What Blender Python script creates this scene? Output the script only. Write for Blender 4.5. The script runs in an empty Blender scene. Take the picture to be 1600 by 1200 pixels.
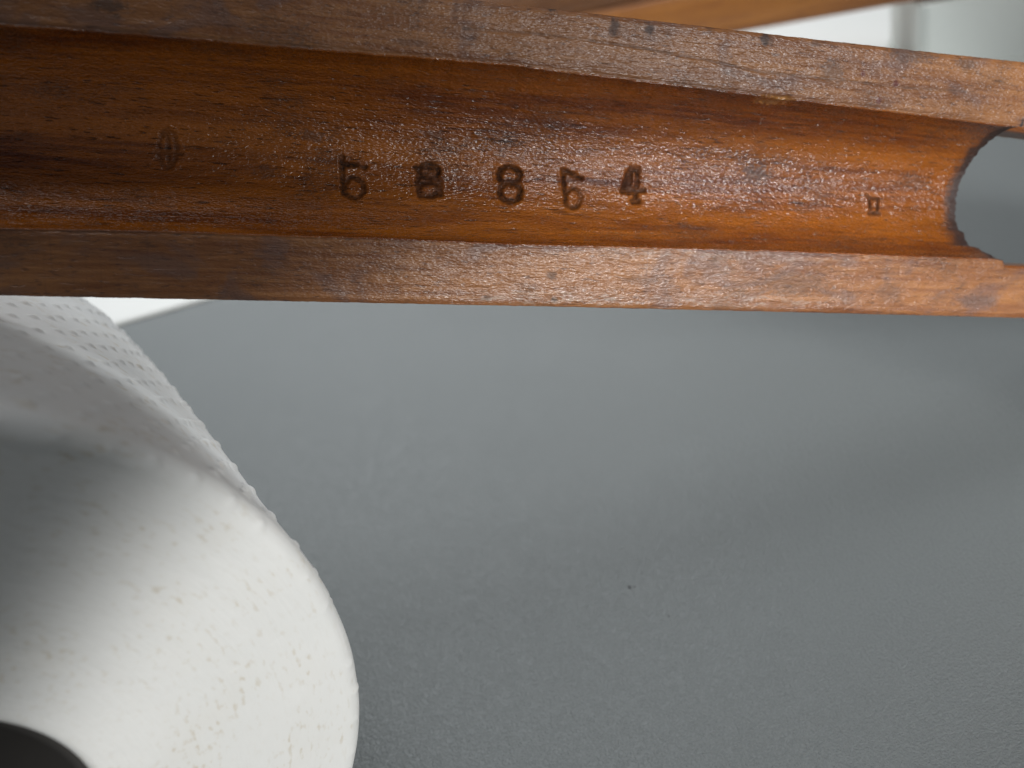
import bpy, math
import numpy as np
from mathutils import Matrix, Vector

rng = np.random.default_rng(7)
S = bpy.context.scene
C = S.collection

# ------------------------------------------------------------------ camera
F = 1256.0                                     # focal length in pixels of a 1600 px wide frame
UP = np.array([-0.2409316, 0.8307985, 0.5017229])   # table normal seen from the camera
HC = 0.126948                                  # lens height above the table (m)
AX = np.array([1., 0, 0]) - UP[0] * UP
AX /= np.linalg.norm(AX)
AY = np.cross(UP, AX)
MW = np.array([AX, AY, UP])                    # camera axes -> world axes


def W(p):
    return MW @ np.asarray(p, float) + np.array([0, 0, HC])


def ray(x, y):
    return np.array([(x - 800) / F, (600 - y) / F, -1.0])


def on_height(x, y, z=0.0):
    v = ray(x, y)
    return W(v * ((z - HC) / (UP @ v)))


cam_d = bpy.data.cameras.new('camera')
cam = bpy.data.objects.new('camera', cam_d)
C.objects.link(cam)
cam_d.sensor_width = 36
cam_d.lens = F / 1600 * 36
cam_d.clip_start = 0.005
cam_d.clip_end = 50
cam_d.dof.use_dof = True
cam_d.dof.focus_distance = 0.122
cam_d.dof.aperture_fstop = cam_d.lens * 0.001 / 0.0019
m4 = Matrix.Identity(4)
for i in range(3):
    for j in range(3):
        m4[i][j] = MW[i][j]
m4.translation = (0, 0, HC)
cam.matrix_world = m4
S.camera = cam

# ------------------------------------------------------------------ light
wd = bpy.data.worlds.new('World')
S.world = wd
wd.use_nodes = True
bg = wd.node_tree.nodes['Background']
bg.inputs['Color'].default_value = (0.93, 0.97, 1.0, 1)
bg.inputs['Strength'].default_value = 0.085


def area(name, pos, target, sx, sy, power, color, spread=180):
    l = bpy.data.lights.new(name, 'AREA')
    l.shape = 'RECTANGLE'
    l.size, l.size_y = sx, sy
    l.energy = power
    l.color = color
    l.spread = math.radians(spread)
    o = bpy.data.objects.new(name, l)
    C.objects.link(o)
    o.location = pos
    o.rotation_euler = (Vector(target) - Vector(pos)).to_track_quat('-Z', 'Y').to_euler()
    return o


# added key spot and a dim window to the right behind the photographer, a ceiling light, and an added rear light
lamp_d = bpy.data.lights.new('key_spot', 'SPOT')  # added spot; its cone edge stands in for the camera holder's shadow
lamp_d.energy = 13.2
lamp_d.color = (1.0, 0.985, 0.955)
lamp_d.shadow_soft_size = 0.009
lamp_d.spot_size = math.radians(22.75)
lamp_d.spot_blend = 0.22
lamp = bpy.data.objects.new('key_spot', lamp_d)
C.objects.link(lamp)
lamp.location = (0.35, -0.42, 0.22)
lamp.rotation_euler = Vector((-0.530, 0.757, -0.383)).to_track_quat('-Z', 'Y').to_euler()
area('window_light', (0.45, -0.38, 0.22), (0.155, 0.17, 0.09), 0.12, 0.12, 0.27, (0.97, 0.985, 1.0), 33)
area('ceiling_light', (0.10, 0.30, 0.95), (0.02, 0.62, 0), 0.85, 0.7, 1.1, (0.96, 0.98, 1.0), 76)
area('rear_area_light', (-0.22, 0.88, 0.58), (-0.05, 0.45, 0), 0.8, 0.5, 3.0, (0.93, 0.97, 1.0), 120)  # unseen area light added to brighten the far table and card

S.view_settings.view_transform = 'Standard'
S.view_settings.look = 'None'
S.view_settings.exposure = 0
S.view_settings.gamma = 1
S.view_settings.use_curve_mapping = False
S.cycles.max_bounces = 8
S.cycles.use_denoising = True


# ------------------------------------------------------------------ helpers
def tag(o, label=None, cat=None, group=None, kind=None):
    for k, v in (('label', label), ('category', cat), ('group', group), ('kind', kind)):
        if v:
            o[k] = v
    return o


def mesh_obj(name, verts, faces, mat, parent=None, smooth=True, attrs=None):
    verts = np.asarray(verts, np.float32)
    me = bpy.data.meshes.new(name)
    if isinstance(faces, np.ndarray):
        n, k = faces.shape
        me.vertices.add(len(verts))
        me.vertices.foreach_set('co', verts.ravel())
        me.loops.add(n * k)
        me.loops.foreach_set('vertex_index', faces.ravel().astype(np.int32))
        me.polygons.add(n)
        me.polygons.foreach_set('loop_start', np.arange(0, n * k, k, dtype=np.int32))
        me.polygons.foreach_set('loop_total', np.full(n, k, np.int32))
        me.update(calc_edges=True)
    else:
        me.from_pydata([tuple(map(float, v)) for v in verts], [], faces)
    me.validate()
    if smooth:
        me.polygons.foreach_set('use_smooth', np.ones(len(me.polygons), bool))
    if attrs:
        for an, a in attrs.items():
            at = me.attributes.new(an, 'FLOAT', 'POINT')
            at.data.foreach_set('value', np.asarray(a, np.float32).ravel())
    me.materials.append(mat)
    me.update()
    o = bpy.data.objects.new(name, me)
    C.objects.link(o)
    if parent:
        o.parent = parent
    return o


def grid_faces(nr, nc, off=0, flip=False, wrap=False):
    i = np.arange(nr - 1)[:, None]
    j = np.arange(nc if wrap else nc - 1)[None, :]
    j2 = (j + 1) % nc
    a, b, c, d = i * nc + j, i * nc + j2, (i + 1) * nc + j2, (i + 1) * nc + j
    f = np.stack(np.broadcast_arrays(a, b, c, d), -1).reshape(-1, 4) + off
    return f[:, ::-1].copy() if flip else f


_tabs = {}


def noise2(x, y, seed=0):
    """smooth value noise, about -1..1"""
    if seed not in _tabs:
        _tabs[seed] = np.random.default_rng(seed + 100).uniform(-1, 1, (256, 256))
    T = _tabs[seed]
    xi, yi = np.floor(x).astype(int), np.floor(y).astype(int)
    fx, fy = x - xi, y - yi
    fx, fy = fx * fx * (3 - 2 * fx), fy * fy * (3 - 2 * fy)
    g = lambda a, b: T[a % 256, b % 256]
    return (g(xi, yi) * (1 - fx) + g(xi + 1, yi) * fx) * (1 - fy) + (g(xi, yi + 1) * (1 - fx) + g(xi + 1, yi + 1) * fx) * fy


def sstep(a, b, x):
    t = np.clip((x - a) / (b - a), 0, 1)
    return t * t * (3 - 2 * t)


class NT:
    """small node-tree writer"""

    def __init__(self, name):
        self.m = bpy.data.materials.new(name)
        self.m.use_nodes = True
        self.t = self.m.node_tree
        self.b = self.t.nodes['Principled BSDF']

    def n(self, kind, **kw):
        nd = self.t.nodes.new('ShaderNode' + kind)
        for k, v in kw.items():
            setattr(nd, k, v)
        return nd

    def put(self, sock, v):
        if isinstance(v, bpy.types.NodeSocket):
            self.t.links.new(v, sock)
        elif v is not None:
            if hasattr(sock.default_value, '__len__') and not hasattr(v, '__len__'):
                v = (v,) * len(sock.default_value)
            if hasattr(v, '__len__') and len(v) == 3 and len(sock.default_value) == 4:
                v = (*v, 1)
            sock.default_value = v

    def math(self, op, a, b=None, c=None, clamp=False):
        nd = self.n('Math', operation=op, use_clamp=clamp)
        for s, v in zip(nd.inputs, (a, b, c)):
            if v is not None:
                self.put(s, v)
        return nd.outputs[0]

    def vmath(self, op, a, b=None):
        nd = self.n('VectorMath', operation=op)
        self.put(nd.inputs[0], a)
        if b is not None:
            self.put(nd.inputs[1], b)
        return nd.outputs[0]

    def noise(self, vec, scale, detail=3, rough=0.55, dist=0.0):
        nd = self.n('TexNoise')
        self.put(nd.inputs['Vector'], vec)
        nd.inputs['Scale'].default_value = scale
        nd.inputs['Detail'].default_value = detail
        nd.inputs['Roughness'].default_value = rough
        nd.inputs['Distortion'].default_value = dist
        return nd.outputs['Fac']

    def ramp(self, f, lo, hi, a=0.0, b=1.0):
        nd = self.n('MapRange', interpolation_type='SMOOTHSTEP')
        for s, v in zip(nd.inputs, (f, lo, hi, a, b)):
            self.put(s, v)
        return nd.outputs[0]

    def mix(self, f, a, b, mode='MIX'):
        nd = self.n('Mix', data_type='RGBA', blend_type=mode)
        self.put(nd.inputs[0], f)
        self.put(nd.inputs[6], a)
        self.put(nd.inputs[7], b)
        return nd.outputs[2]

    def attr(self, name):
        nd = self.n('Attribute', attribute_name=name)
        return nd.outputs['Fac']

    def obj(self):
        return self.n('TexCoord').outputs['Object']

    def bump(self, h, dist, strength=1.0, prev=None):
        nd = self.n('Bump')
        self.put(nd.inputs['Height'], h)
        nd.inputs['Distance'].default_value = dist
        nd.inputs['Strength'].default_value = strength
        if prev is not None:
            self.put(nd.inputs['Normal'], prev)
        return nd.outputs[0]

    def set(self, **kw):
        for k, v in kw.items():
            self.put(self.b.inputs[k.replace('_', ' ')], v)
        return self.m


# ------------------------------------------------------------------ materials
def mat_table():
    t = NT('grey_laminate')
    o = t.obj()
    g = t.noise(o, 1300, 2, 0.5)
    g2 = t.noise(o, 2300, 2, 0.5)
    big = t.noise(o, 9, 3)
    vo = t.n('TexVoronoi', feature='DISTANCE_TO_EDGE')
    t.put(vo.inputs['Vector'], t.vmath('ADD', o, t.vmath('SCALE', o)))
    t.put(vo.inputs['Vector'], o)
    vo.inputs['Scale'].default_value = 1500
    pits = t.ramp(vo.outputs['Distance'], 0.0, 0.22)
    col = t.mix(big, (0.142, 0.157, 0.158), (0.160, 0.174, 0.174))
    col = t.mix(t.ramp(g2, 0.35, 0.7), col, (0.172, 0.186, 0.186))
    h = t.math('ADD', t.math('MULTIPLY', g, 1.0), t.math('MULTIPLY', pits, 0.25))
    return t.set(Base_Color=col, Roughness=t.ramp(big, 0.3, 0.7, 0.44, 0.52), Normal=t.bump(h, 0.00024, 1.0),
                 Specular_IOR_Level=0.5)


def mat_wood(name='lacquered_beech', light=(0.38, 0.112, 0.008), dark=(0.10, 0.017, 0.0012), guard=True):
    t = NT(name)
    o = t.obj()

    def stretched(sx, sy, sz=None):
        return t.vmath('MULTIPLY', o, (sx, sy, sz if sz is not None else sy))
    fig = t.noise(stretched(14, 150), 1.0, 4, 0.6, 0.6)
    fib = t.noise(stretched(90, 1500), 1.0, 3, 0.6)
    pore = t.noise(stretched(330, 2600), 1.0, 2, 0.6, 0.3)
    fleck = t.noise(stretched(150, 950), 1.0, 2, 0.5)
    blot = t.noise(stretched(70, 110), 1.0, 4, 0.65)
    col = t.mix(t.ramp(fig, 0.30, 0.70), dark, light)
    col = t.mix(t.ramp(fib, 0.35, 0.75, 0.0, 0.5), col, tuple(min(1, 1.35 * c) for c in light))
    pm = t.ramp(pore, 0.60, 0.70, 0.0, 0.75)
    col = t.mix(pm, col, tuple(c * 0.18 for c in dark))
    col = t.mix(t.ramp(fleck, 0.63, 0.74, 0, 0.55), col, tuple(c * 0.35 for c in dark))
    fine = t.noise(stretched(1700, 4200), 1.0, 3, 0.65)
    if guard:
        ch = t.attr('channel')
        # rails: bare, handled, greyer wood with blue-violet stain; channel: thick orange lacquer
        rail = t.mix(t.ramp(fig, 0.3, 0.72), (0.155, 0.050, 0.015), (0.31, 0.128, 0.042))
        rail = t.mix(t.ramp(fib, 0.35, 0.75, 0, 0.55), rail, (0.40, 0.18, 0.065))
        band = t.noise(t.vmath('MULTIPLY', t.vmath('ADD', o, (0, 0, 0)), (60, 95, 95)), 1.0, 3, 0.55, 1.2)
        rail = t.mix(t.ramp(band, 0.50, 0.64, 0, 0.55), rail, (0.125, 0.074, 0.066))
        rail = t.mix(t.ramp(t.noise(stretched(500, 1900), 1, 2), 0.58, 0.70, 0, 0.6), rail, (0.075, 0.032, 0.022))
        saw = t.noise(stretched(2300, 60), 1.0, 2, 0.5)
        rail = t.mix(t.ramp(saw, 0.55, 0.75, 0, 0.25), rail, (0.09, 0.04, 0.03))
        col = t.mix(ch, rail, col)
        grime = t.math('MULTIPLY', t.ramp(blot, 0.50, 0.68), t.ramp(fine, 0.38, 0.62, 0.2, 1.0))
        col = t.mix(t.math('MULTIPLY', grime, 0.62), col, (0.06, 0.032, 0.022))
        col = t.mix(t.attr('stain'), col, (0.035, 0.022, 0.020))
        col = t.mix(t.attr('red'), col, (0.10, 0.012, 0.010))
        col = t.mix(t.math('MULTIPLY', t.attr('chip'), 1.0), col, (0.50, 0.24, 0.07))
        sc = t.math('MULTIPLY', t.attr('wear'), t.ramp(t.noise(stretched(420, 1500), 1, 3, 0.7), 0.46, 0.62))
        col = t.mix(t.math('MULTIPLY', sc, 0.65), col, (0.42, 0.33, 0.27))
        st = t.attr('stamp')
        col = t.mix(t.math('MULTIPLY', st, t.ramp(fine, 0.3, 0.6, 0.6, 0.95)), col, (0.014, 0.008, 0.006))
        rough = t.mix(ch, t.ramp(fine, 0.3, 0.7, 0.30, 0.46), t.ramp(fine, 0.3, 0.7, 0.19, 0.32))
        rough = t.math('ADD', rough, t.math('MULTIPLY', st, 0.5))
        rough = t.math('ADD', rough, t.math('MULTIPLY', t.attr('stain'), 0.25))
        gl_amt = t.math('ADD', 1.0, t.math('MULTIPLY', ch, 0.75))
        coat = t.math('MULTIPLY', t.math('SUBTRACT', t.math('SUBTRACT', ch, st), t.attr('stain'), clamp=True), 0.45)
    else:
        rough, coat = 0.55, 0.0
        gl_amt = 0.8
    h = t.math('ADD', t.math('MULTIPLY', fib, 0.6), t.math('MULTIPLY', pm, -0.8))
    glint = t.noise(stretched(1500, 4200), 1.0, 1, 0.5)
    h = t.math('ADD', h, t.math('MULTIPLY', glint, gl_amt))
    lump = t.noise(stretched(380, 1300), 1.0, 3, 0.6)
    h = t.math('ADD', h, t.math('MULTIPLY', lump, 0.7))
    t.set(Base_Color=col, Roughness=rough, Specular_IOR_Level=t.math('SUBTRACT', 0.5, t.math('MULTIPLY', t.attr('stamp'), 0.3)), Coat_Weight=coat, Coat_Roughness=0.17)
    nb = t.bump(h, 0.00013, 0.9)
    t.put(t.b.inputs['Normal'], nb)
    t.put(t.b.inputs['Coat Normal'], nb)
    return t.m


def mat_paper():
    t = NT('crepe_paper')
    o = t.obj()
    sep = t.n('SeparateXYZ')
    t.put(sep.inputs[0], o)
    x, y, z = sep.outputs
    r = t.math('SQRT', t.math('ADD', t.math('MULTIPLY', x, x), t.math('MULTIPLY', y, y)))
    th = t.math('ARCTAN2', y, x)
    cmb = t.n('CombineXYZ')
    t.put(cmb.inputs[0], t.math('MULTIPLY', th, 26.0))
    t.put(cmb.inputs[1], t.math('MULTIPLY', r, 1300.0))
    t.put(cmb.inputs[2], t.math('MULTIPLY', z, 500.0))
    pol = cmb.outputs[0]
    cm2 = t.n('CombineXYZ')
    t.put(cm2.inputs[0], t.math('MULTIPLY', th, 9.0))
    t.put(cm2.inputs[1], t.math('MULTIPLY', r, 2600.0))
    t.put(cm2.inputs[2], t.math('MULTIPLY', z, 900.0))
    spk = t.noise(pol, 1.0, 2, 0.5)
    patch = t.noise(o, 90, 3, 0.6)
    m = t.math('MULTIPLY', t.ramp(spk, 0.54, 0.72), t.ramp(patch, 0.40, 0.66, 0.12, 1.0))
    col = t.mix(t.noise(o, 60, 3), (0.76, 0.775, 0.765), (0.82, 0.825, 0.81))
    col = t.mix(t.ramp(patch, 0.45, 0.75, 0, 0.25), col, (0.75, 0.73, 0.67))
    col = t.mix(t.math('MULTIPLY', m, 0.5), col, (0.52, 0.44, 0.30))
    lay = t.noise(cm2.outputs[0], 1.0, 3, 0.6)
    fz = t.noise(o, 1400, 3, 0.6)
    h = t.math('ADD', lay, t.math('MULTIPLY', fz, 0.6))
    return t.set(Base_Color=col, Roughness=0.85, Normal=t.bump(h, 0.00012, 0.5), Specular_IOR_Level=0.25,
                 Sheen_Weight=0.15)


def mat_plain(name, col, rough=0.6, nscale=300, var=0.06, bump=0.00005):
    t = NT(name)
    o = t.obj()
    n_ = t.noise(o, nscale, 3)
    big = t.noise(o, 14, 3)
    c = t.mix(n_, tuple(x * (1 - var) for x in col), tuple(min(1, x * (1 + var)) for x in col))
    c = t.mix(t.ramp(big, 0.35, 0.7, 0, 0.5), c, tuple(x * (1 - 1.5 * var) for x in col))
    return t.set(Base_Color=c, Roughness=rough, Normal=t.bump(n_, bump, 0.6))


M_table = mat_table()
M_wood = mat_wood()
M_stock = mat_wood('oiled_stock_wood', (0.37, 0.135, 0.015), (0.22, 0.066, 0.008), guard=False)
M_stock_dark = mat_wood('dark_stock_wood', (0.16, 0.058, 0.010), (0.085, 0.026, 0.004), guard=False)
M_paper = mat_paper()
M_core = mat_plain('shaded_cardboard', (0.030, 0.028, 0.026), 0.85, 500)  # near-black colour carries the shade inside the hole
M_sheet = mat_plain('white_card', (0.80, 0.80, 0.77), 0.6, 400, 0.02)
M_tray = mat_plain('pale_grey_plastic', (0.66, 0.70, 0.66), 0.45, 350, 0.03)
M_crumb = mat_plain('dark_dirt', (0.02, 0.018, 0.016), 0.9)

# ------------------------------------------------------------------ tabletop


def rounded_slab(name, w, d, z0, z1, rad, edge, mat, parent=None, nseg=10, smooth=True):
    """slab with rounded corners and rounded top edge, centred on the origin"""
    prof = [(0.0, z0)]
    for k in range(6):
        a = math.pi / 2 * k / 5
        prof.append((-edge * (1 - math.cos(a)), z1 - edge + edge * math.sin(a)))
    rings = []
    for off, z in prof:
        ring = []
        for cx, cy, a0 in ((1, 1, 0), (-1, 1, 90), (-1, -1, 180), (1, -1, 270)):
            for k in range(nseg + 1):
                a = math.radians(a0 + 90 * k / nseg)
                ring.append((cx * (w / 2 - rad) + (rad + off) * math.cos(a), cy * (d / 2 - rad) + (rad + off) * math.sin(a), z))
        rings.append(ring)
    n = len(rings[0])
    v = [p for r in rings for p in r]
    f = [tuple(map(int, q)) for q in grid_faces(len(rings), n, wrap=True)]
    f.append(tuple(range((len(rings) - 1) * n, len(rings) * n)))
    f.append(tuple(reversed(range(n))))
    return mesh_obj(name, v, f, mat, parent, smooth=False)


table = rounded_slab('tabletop', 1.9, 1.5, -0.028, 0, 0.03, 0.003, M_table)
table.location = (0.1, 0.45, 0)
tag(table, 'grey fine grained laminate tabletop under all the objects', 'table', kind='structure')

# ------------------------------------------------------------------ wooden handguard
U = np.array([0.97204608, 0.00130852, -0.23478651])
vc = ray(800, 270)
mm = -vc / np.linalg.norm(vc)
mm = mm - (mm @ U) * U
mm /= np.linalg.norm(mm)
ww = np.cross(mm, U)
tl = math.radians(1.5)
NM = mm * math.cos(tl) + ww * math.sin(tl)
VV = np.cross(NM, U)
P0 = ray(800, 270) * 0.12                      # a point on the plane of the two rails


def st(x, y, h=0.0):
    """where the sight line through a photo point meets the plane h below the rails"""
    v = ray(x, y)
    q = v * (((P0 - h * NM) @ NM) / (v @ NM)) - P0
    return q @ U, q @ VV


def line(pts):
    a = np.array([st(*p) for p in pts])
    return lambda s: np.interp(s, a[:, 0], a[:, 1])


S_L, S_R = st(-420, 300)[0], st(1600, 480)[0] + 0.118
e_ob = line([(-420, 453), (0, 462), (400, 470), (800, 478), (1200, 487), (1600, 497), (2600, 519)])
e_ib = line([(-420, 349), (0, 357), (225, 361), (420, 368), (600, 373), (800, 382), (1200, 392), (1560, 405), (1567, 407), (1570, 417.5), (1600, 419), (2600, 448)])
e_it = line([(-420, 3), (0, 38), (200, 53), (400, 69), (600, 85), (800, 101), (860, 109), (1000, 126), (1180, 148), (1400, 175), (1592, 199), (2600, 325)])
e_ot = line([(-420, -132), (0, -84), (700, -5), (850, 12), (1240, 57), (1400, 75), (1600, 97), (2600, 210)])

DEP = 0.0125


def chan_depth(s, tau):
    q = np.clip(1 - (2 * tau - 1) ** 2, 0, 1)
    d = DEP * (0.80 * np.sqrt(q) + 0.20 * q)
    # shallow ledge along the lower side in the left half
    led = 1 - sstep(st(700, 350)[0], st(930, 360)[0], s)
    cut = 0.0042 + sstep(0.0, 0.2, tau) * 0.02
    return d * (1 - led) + np.minimum(d, cut) * led


def channel_st(x, y):
    s, t_ = st(x, y)
    for _ in range(12):
        a, b = e_ib(s), e_it(s)
        h = float(chan_depth(np.array(s), np.array(np.clip((t_ - a) / (b - a), 0, 1))))
        s, t_ = st(x, y, h)
    return s, t_


# outline of the rounded opening at the right-hand end of the channel
opening = [(1569, 407), (1556, 403), (1545, 398), (1530, 391), (1512, 386), (1509, 376), (1506, 365), (1497, 359),
           (1494, 348), (1493, 325), (1496, 300), (1503, 279), (1515, 257), (1527, 240), (1540, 226), (1556, 213), (1578, 204)]
op = np.array([channel_st(*p) for p in opening])
op_tau = np.array([(t_ - e_ib(s)) / (e_it(s) - e_ib(s)) for s, t_ in op])
op_tau[0], op_tau[-1] = 0, 1
op_s = op[:, 0]
op_s[0] = st(1569, 407)[0]
op_s[-1] = st(1590, 199)[0]
op_tau = np.maximum.accumulate(op_tau)

# rows across
NB, NCH, NTP = 46, 170, 50
a_ = np.linspace(0, 1, NCH)
tau_rows = 0.55 * a_ + 0.45 * (1 - np.cos(np.pi * a_)) / 2
s_end = np.interp(tau_rows, op_tau, op_s) + 0.00022 * noise2(a_ * 55, a_ * 0 + 3.3, 21) + 0.0001 * noise2(a_ * 140, a_ * 0 + 9.1, 22)
s_end = s_end + (0.0005 * noise2(a_ * 60, a_ * 0 + 5.7, 23) + 0.00025 * noise2(a_ * 160, a_ * 0 + 2.2, 24)) * (1 - sstep(0.12, 0.3, tau_rows))
s_end[0], s_end[-1] = op_s[0], op_s[-1]
row_kind = np.r_[np.zeros(NB), np.ones(NCH), np.full(NTP, 2)]          # 0 lower rail, 1 channel, 2 upper rail
row_w = np.r_[np.linspace(0, 1, NB + 1)[:-1], tau_rows, np.linspace(0, 1, NTP + 1)[1:]]
row_end = np.r_[np.full(NB, s_end[0]), s_end, np.full(NTP, s_end[-1])]
NR = len(row_w)


def edge_noise(s, k, amp):
    return amp * (noise2(s * 700 + 50, s * 0 + k, 31) + 0.6 * noise2(s * 2400 + 80, s * 0 + k, 32))


def cross(s, kind, w):
    """position across (t) and depth below the rail plane, for arrays of the same shape"""
    ob, ib, it, ot = e_ob(s), e_ib(s), e_it(s), e_ot(s)
    ib = ib + edge_noise(s, 1.5, 0.00006)
    it = it + edge_noise(s, 4.5, 0.00007)
    ob = ob + edge_noise(s, 7.5, 0.00004)
    ot = ot + edge_noise(s, 11.5, 0.00005)
    t_ = np.where(kind == 0, ob + (ib - ob) * w, np.where(kind == 1, ib + (it - ib) * w, it + (ot - it) * w))
    d = np.where(kind == 1, chan_depth(s, w), 0.0)
    # worn corners
    eb = np.where(kind == 0, np.minimum(t_ - ob, ib - t_), np.where(kind == 2, np.minimum(t_ - it, ot - t_), 1))
    d = d + 0.00022 * (1 - sstep(0, 0.0007, eb)) * (kind != 1)
    d = d + 0.00006 * noise2(s * 260, t_ * 900, 41) + 0.00003 * noise2(s * 900, t_ * 2200, 42)
    return t_, d


def back(s, t_):
    """depth of the rounded outer side"""
    ob, ot = e_ob(s), e_ot(s)
    x = np.clip(2 * (t_ - ob) / (ot - ob) - 1, -1, 1)
    return 0.0022 + 0.0150 * np.sqrt(np.clip(1 - 0.92 * x * x, 0, 1)) - 0.0022


# columns along
s_a, s_b = st(-10, 300)[0], channel_st(1440, 300)[0]
cols = np.r_[np.linspace(S_L, s_a, 60)[:-1], np.linspace(s_a, s_b, 860)[:-1]]
KE = 110
ke = np.linspace(0, 1, KE)
KX = 90                                          # further columns for the two prongs beside the opening
s_close = st(1600, 300)[0] + 0.05
NMAIN = len(cols) + KE
SS = np.empty((NR, NMAIN + KX))
SS[:, :len(cols)] = cols
SS[:, len(cols):NMAIN] = s_b + (row_end[:, None] - s_b) * ke
prong_row = np.r_[np.ones(NB + 1, bool), np.zeros(NCH - 2, bool), np.ones(NTP + 1, bool)]
reach = np.where(prong_row, s_close, row_end)
SS[:, NMAIN:] = row_end[:, None] + (reach - row_end)[:, None] * (np.arange(1, KX + 1) / KX) ** 1.5
KK = np.broadcast_to(row_kind[:, None], SS.shape)
WW = np.broadcast_to(row_w[:, None], SS.shape)


# ---- marks: strokes in the channel and stains on the rails, as distance fields
def ell(cx, cy, rx, ry, a0=0, a1=360, n=22):
    return [(cx + rx * math.cos(math.radians(a)), cy + ry * math.sin(math.radians(a))) for a in np.linspace(a0, a1, n)]


chars = [
    ('stamped_digit', 3.6, 1.0, [[(534, 246), (535, 272), (537, 302)], [(538, 257), (550, 258), (556, 259)], ([(556, 259), (571, 262)], 0.75), (ell(553, 294, 15, 16, -150, 195), 0.8)]),
    ('stamped_digit', 4.2, 1.0, [ell(670, 268, 15, 11), ([(650, 262), (656, 268), (652, 288)], 0.8), (ell(670, 296, 16, 11), 0.85), ([(655, 276), (683, 281)], 0.9), ([(658, 261), (676, 263)], 1.0), ([(653, 288), (657, 306)], 0.7),
                                 ([(686, 284), (687, 304)], 0.7), ([(664, 271), (678, 270)], 0.55)]),
    ('stamped_digit', 4.3, 1.0, [ell(796, 274, 16, 13), ell(797, 300, 16, 15)]),
    ('stamped_digit', 3.7, 1.0, [[(880, 266), (882, 290), (884, 316)], [(881, 268), (895, 272), (908, 279)], ([(896, 281), (886, 282)], 0.3), ([(924, 284), (936, 286), (947, 286)], 0.12), (ell(895, 310, 12, 15, -160, 200), 0.7)]),
    ('stamped_digit', 4.3, 1.0, [[(985, 264), (979, 279), (974, 294), (990, 297)], [(997, 265), (995, 290), (993, 314)], [(972, 299), (1006, 298)], [(985, 266), (997, 266)], [(986, 270), (984, 290)], [(989, 315), (998, 315)]]),
    ('stamped_mark', 2.6, 0.85, [[(1354, 305), (1359, 309), (1361, 333)], [(1360, 310), (1372, 311), (1371, 332), (1360, 334)], [(1358, 334), (1374, 334)]]),
    ('stamped_mark', 3.4, 0.30, [ell(262, 233, 14, 29), [(262, 210), (264, 255)], [(244, 236), (284, 240)]]),
]
h_front = None
T_, D_ = cross(SS, KK, WW)
stamp = np.zeros(SS.shape)
stain = np.zeros(SS.shape)
red = np.zeros(SS.shape)
chip = np.zeros(SS.shape)
wear = np.zeros(SS.shape)
char_id = np.full(SS.shape, -1)


def seg_dist(P, window):
    best = np.full(window[0].shape, 1e9)
    for (x0, y0), (x1, y1) in zip(P[:-1], P[1:]):
        dx, dy = x1 - x0, y1 - y0
        L = dx * dx + dy * dy + 1e-18
        k = np.clip(((window[0] - x0) * dx + (window[1] - y0) * dy) / L, 0, 1)
        best = np.minimum(best, np.hypot(window[0] - x0 - k * dx, window[1] - y0 - k * dy))
    return best


PXM = 0.12 / F                                  # metres per photo pixel on the rails
press = np.zeros(SS.shape)
for ci, (nm, hw, force, strokes) in enumerate(chars):
    strokes = [s_ if isinstance(s_, tuple) else (s_, 1.0) for s_ in strokes]
    pts = [[channel_st(*p) for p in s_] for s_, _ in strokes]
    forces = np.array([q for _, q in strokes])
    allp = np.array([p for s_ in pts for p in s_])
    lo, hi = allp.min(0) - 0.0016, allp.max(0) + 0.0016
    win = np.where((SS > lo[0]) & (SS < hi[0]) & (T_ > lo[1]) & (T_ < hi[1]) & (KK == 1))
    if not len(win[0]):
        continue
    ws, wt = SS[win], T_[win]
    jit = 1.1e-4 * noise2(ws * 2600, wt * 4200, 51) + 0.6e-4 * noise2(ws * 6000, wt * 6000, 53)
    dall = np.array([seg_dist(s_, (ws, wt)) for s_ in pts])
    near = dall.argmin(0)
    dmin = dall.min(0) + jit
    force = force * forces[near] * np.clip(0.82 + 0.4 * noise2(ws * 1300, wt * 1300, 54), 0.3, 1)
    hwm = hw * 1.25 * PXM
    var = 0.75 + 0.25 * noise2(ws * 1800, wt * 1800, 52)
    stamp[win] = np.maximum(stamp[win], (1 - sstep(0.45 * hwm, 1.5 * hwm, dmin)) * np.clip(force, 0, 1) ** 0.5 * np.clip(var + 0.25, 0, 1))
    press[win] += force * (0.00046 * (1 - sstep(0.1 * hwm, 1.3 * hwm, dmin)) - 0.00007 * np.exp(-((dmin - 1.7 * hwm) / (0.5 * hwm)) ** 2))
    idw = char_id[win]
    idw[dmin < 1.4 * hwm] = ci
    char_id[win] = idw
D_ = D_ + press


def spot(arr, x, y, rx, ry, amt, kind=None, rag=0.35):
    s0, t0 = channel_st(x, y) if kind == 1 else st(x, y)
    q = np.hypot((SS - s0) / (rx * PXM), (T_ - t0) / (ry * PXM))
    q = q + rag * noise2(SS * 2500, T_ * 3500, 61)
    m = (1 - sstep(0.45, 1.15, q)) * amt
    if kind is not None:
        m = m * (KK == kind)
    np.maximum(arr, m, out=arr)


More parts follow.
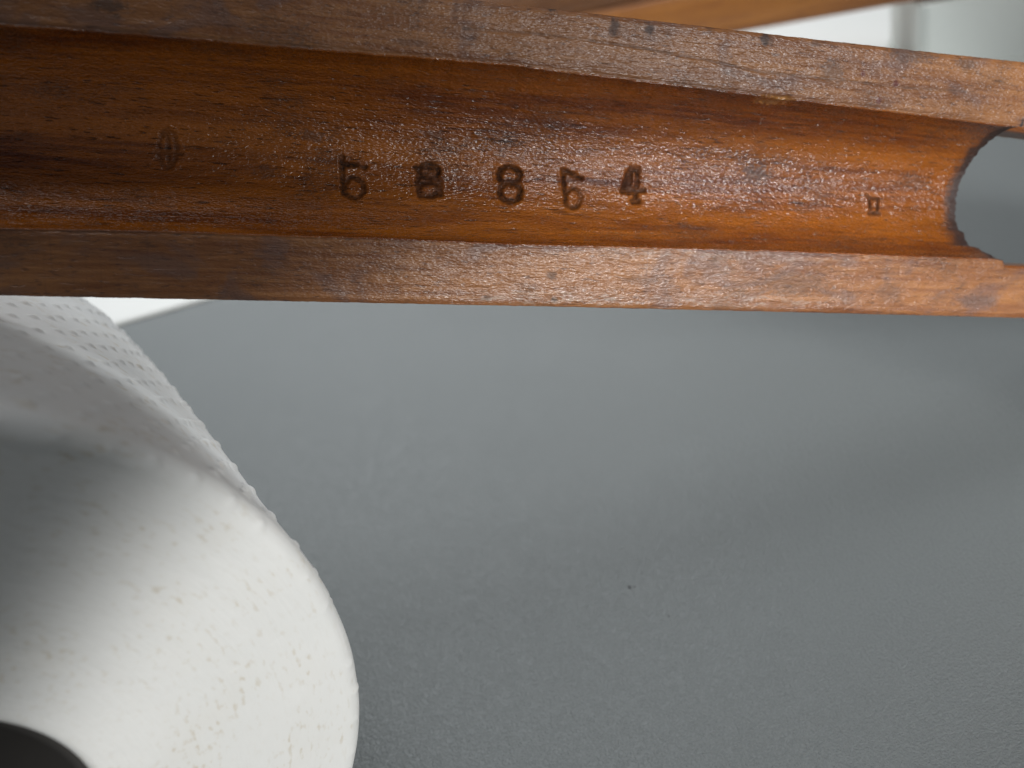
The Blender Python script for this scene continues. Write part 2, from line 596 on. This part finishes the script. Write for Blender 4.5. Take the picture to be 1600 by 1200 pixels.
for x, y, rx, ry, a in ((960, 42, 10, 15, .75), (1015, 45, 9, 9, .75), (1195, 60, 11, 13, .85), (1205, 66, 5, 9, .5), (1302, 112, 24, 20, .4),
                        (1110, 44, 8, 10, .35), (1275, 68, 10, 8, .4), (1420, 84, 55, 16, .5), (1510, 100, 26, 12, .45), (862, 12, 9, 6, .9),
                        (168, 8, 26, 10, .7), (182, 24, 6, 5, .5), (640, 66, 30, 7, .3), (880, 8, 40, 6, .4), (1597, 192, 4, 9, 1.0)):
    spot(stain, x, y, rx, ry, a, 2)
for x, y, rx, ry, a in ((862, 432, 9, 10, .6), (866, 468, 6, 5, .9), (762, 465, 8, 6, .6), (1240, 442, 75, 24, .35), (1530, 470, 46, 14, .4), (1390, 455, 30, 22, .3),
                        (1000, 437, 40, 10, .28), (1130, 478, 40, 7, .3)):
    spot(stain, x, y, rx, ry, a, 0)
for x, y, rx, ry, a in ((1180, 270, 34, 16, .55), (485, 215, 30, 10, .5), (680, 210, 26, 8, .4), (1520, 300, 12, 26, .5), (1425, 285, 34, 16, .4), (415, 268, 20, 12, .4)):
    spot(stain, x, y, rx, ry, a, 1, 0.8)
for x, y in ((1348, 115), (1373, 157), (1400, 130)):
    spot(red, x, y, 5, 7, 0.8, 2)
# long pencil-thin scratch along the upper rail
scr = [st(*p) for p in [(724, 45), (830, 52), (920, 63), (1000, 75), (1115, 96), (1185, 112), (1320, 126), (1400, 136), (1510, 143)]]
dscr = seg_dist(scr, (SS, T_))
stain = np.maximum(stain, 0.6 * (1 - sstep(0.00008, 0.0003, dscr)) * (KK == 2) * (0.6 + 0.4 * noise2(SS * 900, T_ * 300, 71)))
D_ = D_ + 0.00012 * (1 - sstep(0.00005, 0.00025, dscr)) * (KK == 2)
# pale scuffed strip near the lower edge
spot(wear, 860, 466, 190, 12, 0.9, 0, 0.4)
spot(wear, 1130, 400, 300, 10, 0.5, 0, 0.4)
spot(wear, 1180, 470, 190, 14, 0.6, 0, 0.5)
# splinter broken out of the upper inner edge
for x, y, rx, ry in ((1218, 154, 34, 6), (890, 117, 22, 4)):
    spot(chip, x, y, rx, ry, 0.9 if x > 1000 else 0.35, None, 0.3)
D_ = D_ + 0.0007 * chip
# dark grime along the cut edge of the opening
edge_d = (row_end[:, None] - SS)
stain[:, :NMAIN] = np.maximum(stain, 0.95 * (1 - sstep(0.0008, 0.0036 + 0.002 * (1 - sstep(0.12, 0.3, WW)), edge_d + 0.0006 * noise2(SS * 1500, T_ * 1500, 81))) * (KK == 1))[:, :NMAIN]
low = sstep(0.0, 0.1, WW) * (1 - sstep(0.2, 0.32, WW))
channel = np.where(KK == 1, 1.0, 0.0)

guard = bpy.data.objects.new('wooden_handguard', None)
C.objects.link(guard)
gm = Matrix.Identity(4)
for i, ax in enumerate((MW @ U, MW @ VV, MW @ NM)):
    for r_ in range(3):
        gm[r_][i] = ax[r_]
gm.translation = W(P0)
guard.matrix_world = gm
guard.empty_display_size = 0.02
tag(guard, 'long reddish brown wooden rifle handguard with stamped digits in its hollow channel', 'gun part')

nrw, ncl = SS.shape
front = np.stack([SS, T_, -D_], -1).reshape(-1, 3)
BK = np.maximum(back(SS, T_), D_ + 0.0016)
backv = np.stack([SS, T_, -BK], -1).reshape(-1, 3)
fid = char_id.reshape(-1)
A = {k: v.reshape(-1) for k, v in (('stamp', stamp), ('stain', stain), ('red', red), ('chip', chip), ('wear', wear), ('channel', channel))}
ff = grid_faces(nrw, ncl)
fr_i, fr_j = np.divmod(np.arange(len(ff)), ncl - 1)
ff = ff[(fr_j < NMAIN - 1) | (fr_i < NB) | (fr_i >= NB + NCH - 1)]
owner = fid[ff].max(1)
NV = len(front)


def skirt(idx, flip=False):
    """wall between front and back along a run of vertex indices"""
    a, b = idx[:-1], idx[1:]
    q = np.stack([a, b, b + NV, a + NV], -1)
    return q[:, ::-1].copy() if flip else q


G = np.arange(NV).reshape(nrw, ncl)
body_faces = np.concatenate([ff[owner < 0], ff[:, ::-1] + NV, skirt(G[0], True), skirt(G[-1]), skirt(G[:, 0]), skirt(G[NB:NB + NCH, NMAIN - 1], True),
                             skirt(G[NB, NMAIN - 1:]), skirt(G[NB + NCH - 1, NMAIN - 1:], True), skirt(G[:NB + 1, -1], True), skirt(G[NB + NCH - 1:, -1], True)])
allv = np.concatenate([front, backv])
A2 = {k: np.concatenate([v, v * 0]) for k, v in A.items()}
# skirt edges of the opening are grimy too
used, inv = np.unique(body_faces, return_inverse=True)
mesh_obj('body', allv[used], inv.reshape(-1, 4), M_wood, guard, attrs={k: v[used] for k, v in A2.items()})
for ci, (nm, hw, force, strokes) in enumerate(chars):
    fs = ff[owner == ci]
    if not len(fs):
        continue
    used, inv = np.unique(fs, return_inverse=True)
    po = mesh_obj(nm, front[used], inv.reshape(-1, 4), M_wood, guard, attrs={k: v[used] for k, v in A.items()})
    po['label'] = ['stamped digit five', 'blurred stamped digit eight', 'stamped digit eight', 'stamped digit five with a short dash', 'stamped digit four', 'small stamped box-shaped mark', 'faint worn stamped oval'][ci]


# the closed far end of the guard beyond the opening
def block(name, s0, s1, rows, ncol):
    kk = row_kind[rows]
    wv = row_w[rows]
    k = np.linspace(0, 1, ncol)
    e0 = s0 if np.ndim(s0) else np.full(len(rows), s0)
    s = e0[:, None] + (s1 - e0[:, None]) * k
    K2 = np.broadcast_to(kk[:, None], s.shape)
    W2 = np.broadcast_to(wv[:, None], s.shape)
    t_, d = cross(s, K2, W2)
    b = np.maximum(back(s, t_), d + 0.0016)
    fr = np.stack([s, t_, -d], -1).reshape(-1, 3)
    bk = np.stack([s, t_, -b], -1).reshape(-1, 3)
    nr_, nc_ = s.shape
    n_ = nr_ * nc_
    g_ = np.arange(n_).reshape(nr_, nc_)

    def sk(idx, flip=False):
        q = np.stack([idx[:-1], idx[1:], idx[1:] + n_, idx[:-1] + n_], -1)
        return q[:, ::-1].copy() if flip else q
    fa = np.concatenate([grid_faces(nr_, nc_), grid_faces(nr_, nc_, n_, True), sk(g_[0], True), sk(g_[-1]), sk(g_[:, 0]), sk(g_[:, -1], True)])
    z = np.zeros(2 * n_)
    chn = np.r_[np.where(K2 == 1, 1.0, 0).ravel(), np.zeros(n_)]
    return mesh_obj(name, np.concatenate([fr, bk]), fa, M_wood, guard,
                    attrs={'stamp': z, 'stain': z, 'red': z, 'chip': z, 'wear': z, 'channel': chn})


block('end_section', s_close, S_R, np.arange(0, NR, 3), 60)

# ------------------------------------------------------------------ paper roll
RD = np.array([0.57266, -0.29568, 0.76461])
RD = RD - (RD @ UP) * UP
RD /= np.linalg.norm(RD)
RC = np.array([-0.06628, -0.05475, -0.08457])
R_, RH, LEN = 0.055, 0.0215, 0.10
roll = bpy.data.objects.new('paper_roll', None)
C.objects.link(roll)
rm = Matrix.Identity(4)
zx = MW @ RD
yx = np.array([0, 0, 1.0])
xx = np.cross(yx, zx)
for i, ax in enumerate((xx, yx, zx)):
    for r_ in range(3):
        rm[r_][i] = ax[r_]
rm.translation = W(RC)
roll.matrix_world = rm
roll.empty_display_size = 0.02
tag(roll, 'white embossed tissue paper roll lying on its side, one end face showing', 'paper roll')

NA = 900
th = np.linspace(0, 2 * math.pi, NA, endpoint=False)
RB = 0.0026
prof = [(R_, -LEN + z) for z in np.linspace(0, LEN - RB, 200)]
prof += [(R_ - RB * (1 - math.cos(a)), -RB + RB * math.sin(a)) for a in np.linspace(0.1, math.pi / 2, 12)]
nside = len(prof)
prof += [(r, 0.0) for r in np.linspace(R_ - RB - 0.0006, RH + 0.001, 90)]
prof += [(RH + 0.0005, -0.0002), (RH, -0.0008), (RH, -LEN), (R_, -LEN)]
pr = np.array(prof)
rr = np.repeat(pr[:, :1], NA, 1)
zz = np.repeat(pr[:, 1:], NA, 1)
tt = np.broadcast_to(th, rr.shape)
arc = tt * R_
px_, pz_ = 2 * math.pi * R_ / 64, 0.0046
# staggered embossed dots on the outside
ii = np.round(zz / pz_)
u_ = arc / px_ + 0.5 * (ii % 2)
jx = 0.0007 * noise2(np.round(u_) * 0.73 + 5, ii * 0.61 + 3, 96)
jz = 0.0007 * noise2(np.round(u_) * 0.57 + 8, ii * 0.83 + 6, 97)
dd = np.hypot((u_ - np.round(u_)) * px_ + jx, (zz - ii * pz_) + jz)
dots = 0.00034 * (1 - sstep(0.0002, 0.0011, dd))
isside = np.arange(len(pr))[:, None] < nside
wob = 0.0005 * noise2(np.cos(tt) * 2 + 9, np.sin(tt) * 2 + 9 + zz * 20, 91) + 0.00012 * noise2(arc * 260, zz * 260, 92)
rr = rr + np.where(isside, dots + wob, wob * sstep(R_ - 0.02, R_ - 0.002, pr[:, :1]))
isface = (~isside) & (pr[:, 1:] == 0.0)
zz = zz + np.where(isface, 0.0002 * noise2(np.cos(tt) * rr * 90 + 20, np.sin(tt) * rr * 90 + 20, 93) + 0.00003 * noise2(tt * 30, rr * 2600, 94)
                   + 0.00006 * noise2(tt * 3, rr * 500, 95), 0)
pv = np.stack([rr * np.cos(tt), rr * np.sin(tt), zz], -1).reshape(-1, 3)
pf = np.concatenate([grid_faces(len(pr), NA, wrap=True, flip=True), np.stack([(len(pr) - 1) * NA + np.arange(NA), (len(pr) - 1) * NA + (np.arange(NA) + 1) % NA, (np.arange(NA) + 1) % NA, np.arange(NA)], -1)[:, ::-1]])
pf = pf[:, ::-1].copy()
mesh_obj('wound_paper', pv, pf, M_paper, roll)
# cardboard core
cp = np.array([(RH - 0.0001, -0.0016), (RH - 0.0012, -0.0016), (RH - 0.0012, -LEN + 0.001), (RH - 0.0001, -LEN + 0.001)])
NC2 = 160
t2 = np.linspace(0, 2 * math.pi, NC2, endpoint=False)
cv = np.stack([np.outer(cp[:, 0], np.cos(t2)), np.outer(cp[:, 0], np.sin(t2)), np.repeat(cp[:, 1:], NC2, 1)], -1).reshape(-1, 3)
cf = np.concatenate([grid_faces(4, NC2, wrap=True), np.stack([3 * NC2 + np.arange(NC2), 3 * NC2 + (np.arange(NC2) + 1) % NC2, (np.arange(NC2) + 1) % NC2, np.arange(NC2)], -1)])
core = mesh_obj('cardboard_core', cv, cf, M_core, roll)
core['label'] = 'cardboard tube inside the roll, shade of the hole put into its colour'

# ------------------------------------------------------------------ white card on the table
e0, e1 = on_height(200, 505), on_height(330, 468)
ang = math.atan2(e1[1] - e0[1], e1[0] - e0[0])
SHW, SHD = 0.86, 0.60
sheet = rounded_slab('white_card_sheet', SHW, SHD, 0.0004, 0.0018, 0.001, 0.0004, M_sheet, nseg=3)
dirv = np.array([math.cos(ang), math.sin(ang), 0])
nrm = np.array([-math.sin(ang), math.cos(ang), 0])
sheet.location = e0 + dirv * (SHW / 2 - 0.14) + nrm * SHD / 2
sheet.rotation_euler.z = ang
tag(sheet, 'large plain white card sheet lying flat on the grey tabletop behind the paper roll', 'card sheet')

# ------------------------------------------------------------------ pale grey tray
ZT = 0.0018
TB = 0.038


def at_depth(x, y, z):
    return on_height(x, y, z)


cor = W(ray(1440, 130) * 0.400)
TWD, TDP = 0.22, 0.085
tray = bpy.data.objects.new('storage_tray', None)
C.objects.link(tray)
tray_ang = math.radians(-12)
tray.location = (cor[0], cor[1], ZT)
tray.rotation_euler.z = tray_ang
tb = rounded_slab('body', TWD, TDP, 0.0, TB - ZT, 0.005, 0.0012, M_tray, tray, nseg=10)
tb.location = (TWD / 2 - 0.001, TDP / 2 - 0.001, 0)
foot = rounded_slab('base_rim', TWD + 0.003, TDP + 0.003, 0.0001, 0.004, 0.006, 0.001, M_tray, tray, nseg=10)
foot.location = tb.location
tag(tray, 'pale grey plastic tray with rounded corners supporting the far wooden stock', 'tray')

# ------------------------------------------------------------------ second wooden stock behind
stock = bpy.data.objects.new('rifle_stock', None)
C.objects.link(stock)
pr_ = on_height(1500, 0, TB + 0.0005)             # lower edge where it rests on the tray
pl_ = on_height(700, 138, ZT + 0.0006)            # and where its other end meets the card
ax_ = pr_ - pl_
L0 = np.linalg.norm(ax_)
ax_ /= L0
hz = np.cross([0, 0, 1.0], ax_)
hz /= np.linalg.norm(hz)
upv = np.cross(ax_, hz)
sm = Matrix.Identity(4)
for i, a in enumerate((ax_, hz, upv)):
    for r_ in range(3):
        sm[r_][i] = a[r_]
sm.translation = pl_
stock.matrix_world = sm
tag(stock, 'orange brown wooden rifle stock lying behind the handguard, one end raised on the pale tray', 'gun part')


def loft(name, prof_fn, xs, mat, parent):
    rings = [[(x, y, z) for y, z in prof_fn(x)] for x in xs]
    n = len(rings[0])
    v = [p for r in rings for p in r]
    f = [tuple(map(int, q)) for q in grid_faces(len(rings), n, wrap=True, flip=True)]
    f.append(tuple(range(n)))
    f.append(tuple(reversed(range((len(rings) - 1) * n, len(rings) * n))))
    return mesh_obj(name, v, f, mat, parent)


def stock_prof(x):
    hgt = 0.036 - 0.010 * x / L0
    out = []
    for k in range(25):                            # rounded belly, near side to far side
        a = math.pi * k / 24
        out.append((0.021 - 0.021 * math.cos(a), 0.013 - 0.013 * math.sin(a)))
    out += [(0.042, hgt * 0.6), (0.0415, hgt), (0.030, hgt), (0.030, hgt - 0.010), (0.012, hgt - 0.010), (0.012, hgt), (0.0012, hgt), (0.0, hgt - 0.0012), (0.0, hgt * 0.6)]
    return out[::-1]


loft('fore_end', stock_prof, np.linspace(-0.05, L0 + 0.20, 40), M_stock, stock)


def top_prof(x):
    hgt = 0.0365 - 0.010 * x / L0
    return [(0.021 + 0.0185 * math.cos(a), hgt + 0.034 * math.sin(a)) for a in np.linspace(0, math.pi, 18)][::-1]


loft('dark_top', top_prof, np.linspace(-0.05, L0 * 0.72, 24), M_stock_dark, stock)  # darker brown half-round length along the top of the stock

# ------------------------------------------------------------------ crumbs on the table
for k, (x, y, r_) in enumerate(((984, 918, 0.00024), (991, 917, 0.00013), (1003, 895, 0.00009), (1045, 963, 0.00013))):
    nlat, nlon = 7, 10
    vs, fs = [], []
    for i in range(nlat):
        a = math.pi * i / (nlat - 1)
        for j in range(nlon):
            b = 2 * math.pi * j / nlon
            q = r_ * (1 + rng.uniform(-0.3, 0.3) * (0 < i < nlat - 1))
            vs.append((q * 1.5 * math.sin(a) * math.cos(b), q * math.sin(a) * math.sin(b), q * 0.7 * math.cos(a) + r_ * 0.6))
    o = mesh_obj('crumb', vs, [tuple(map(int, q)) for q in grid_faces(nlat, nlon, wrap=True, flip=True)], M_crumb)
    o.location = on_height(x, y)
    o.rotation_euler.z = rng.uniform(0, 3)
    tag(o, 'tiny dark crumb of dirt on the open grey tabletop', 'crumb', 'dark crumbs on the table')
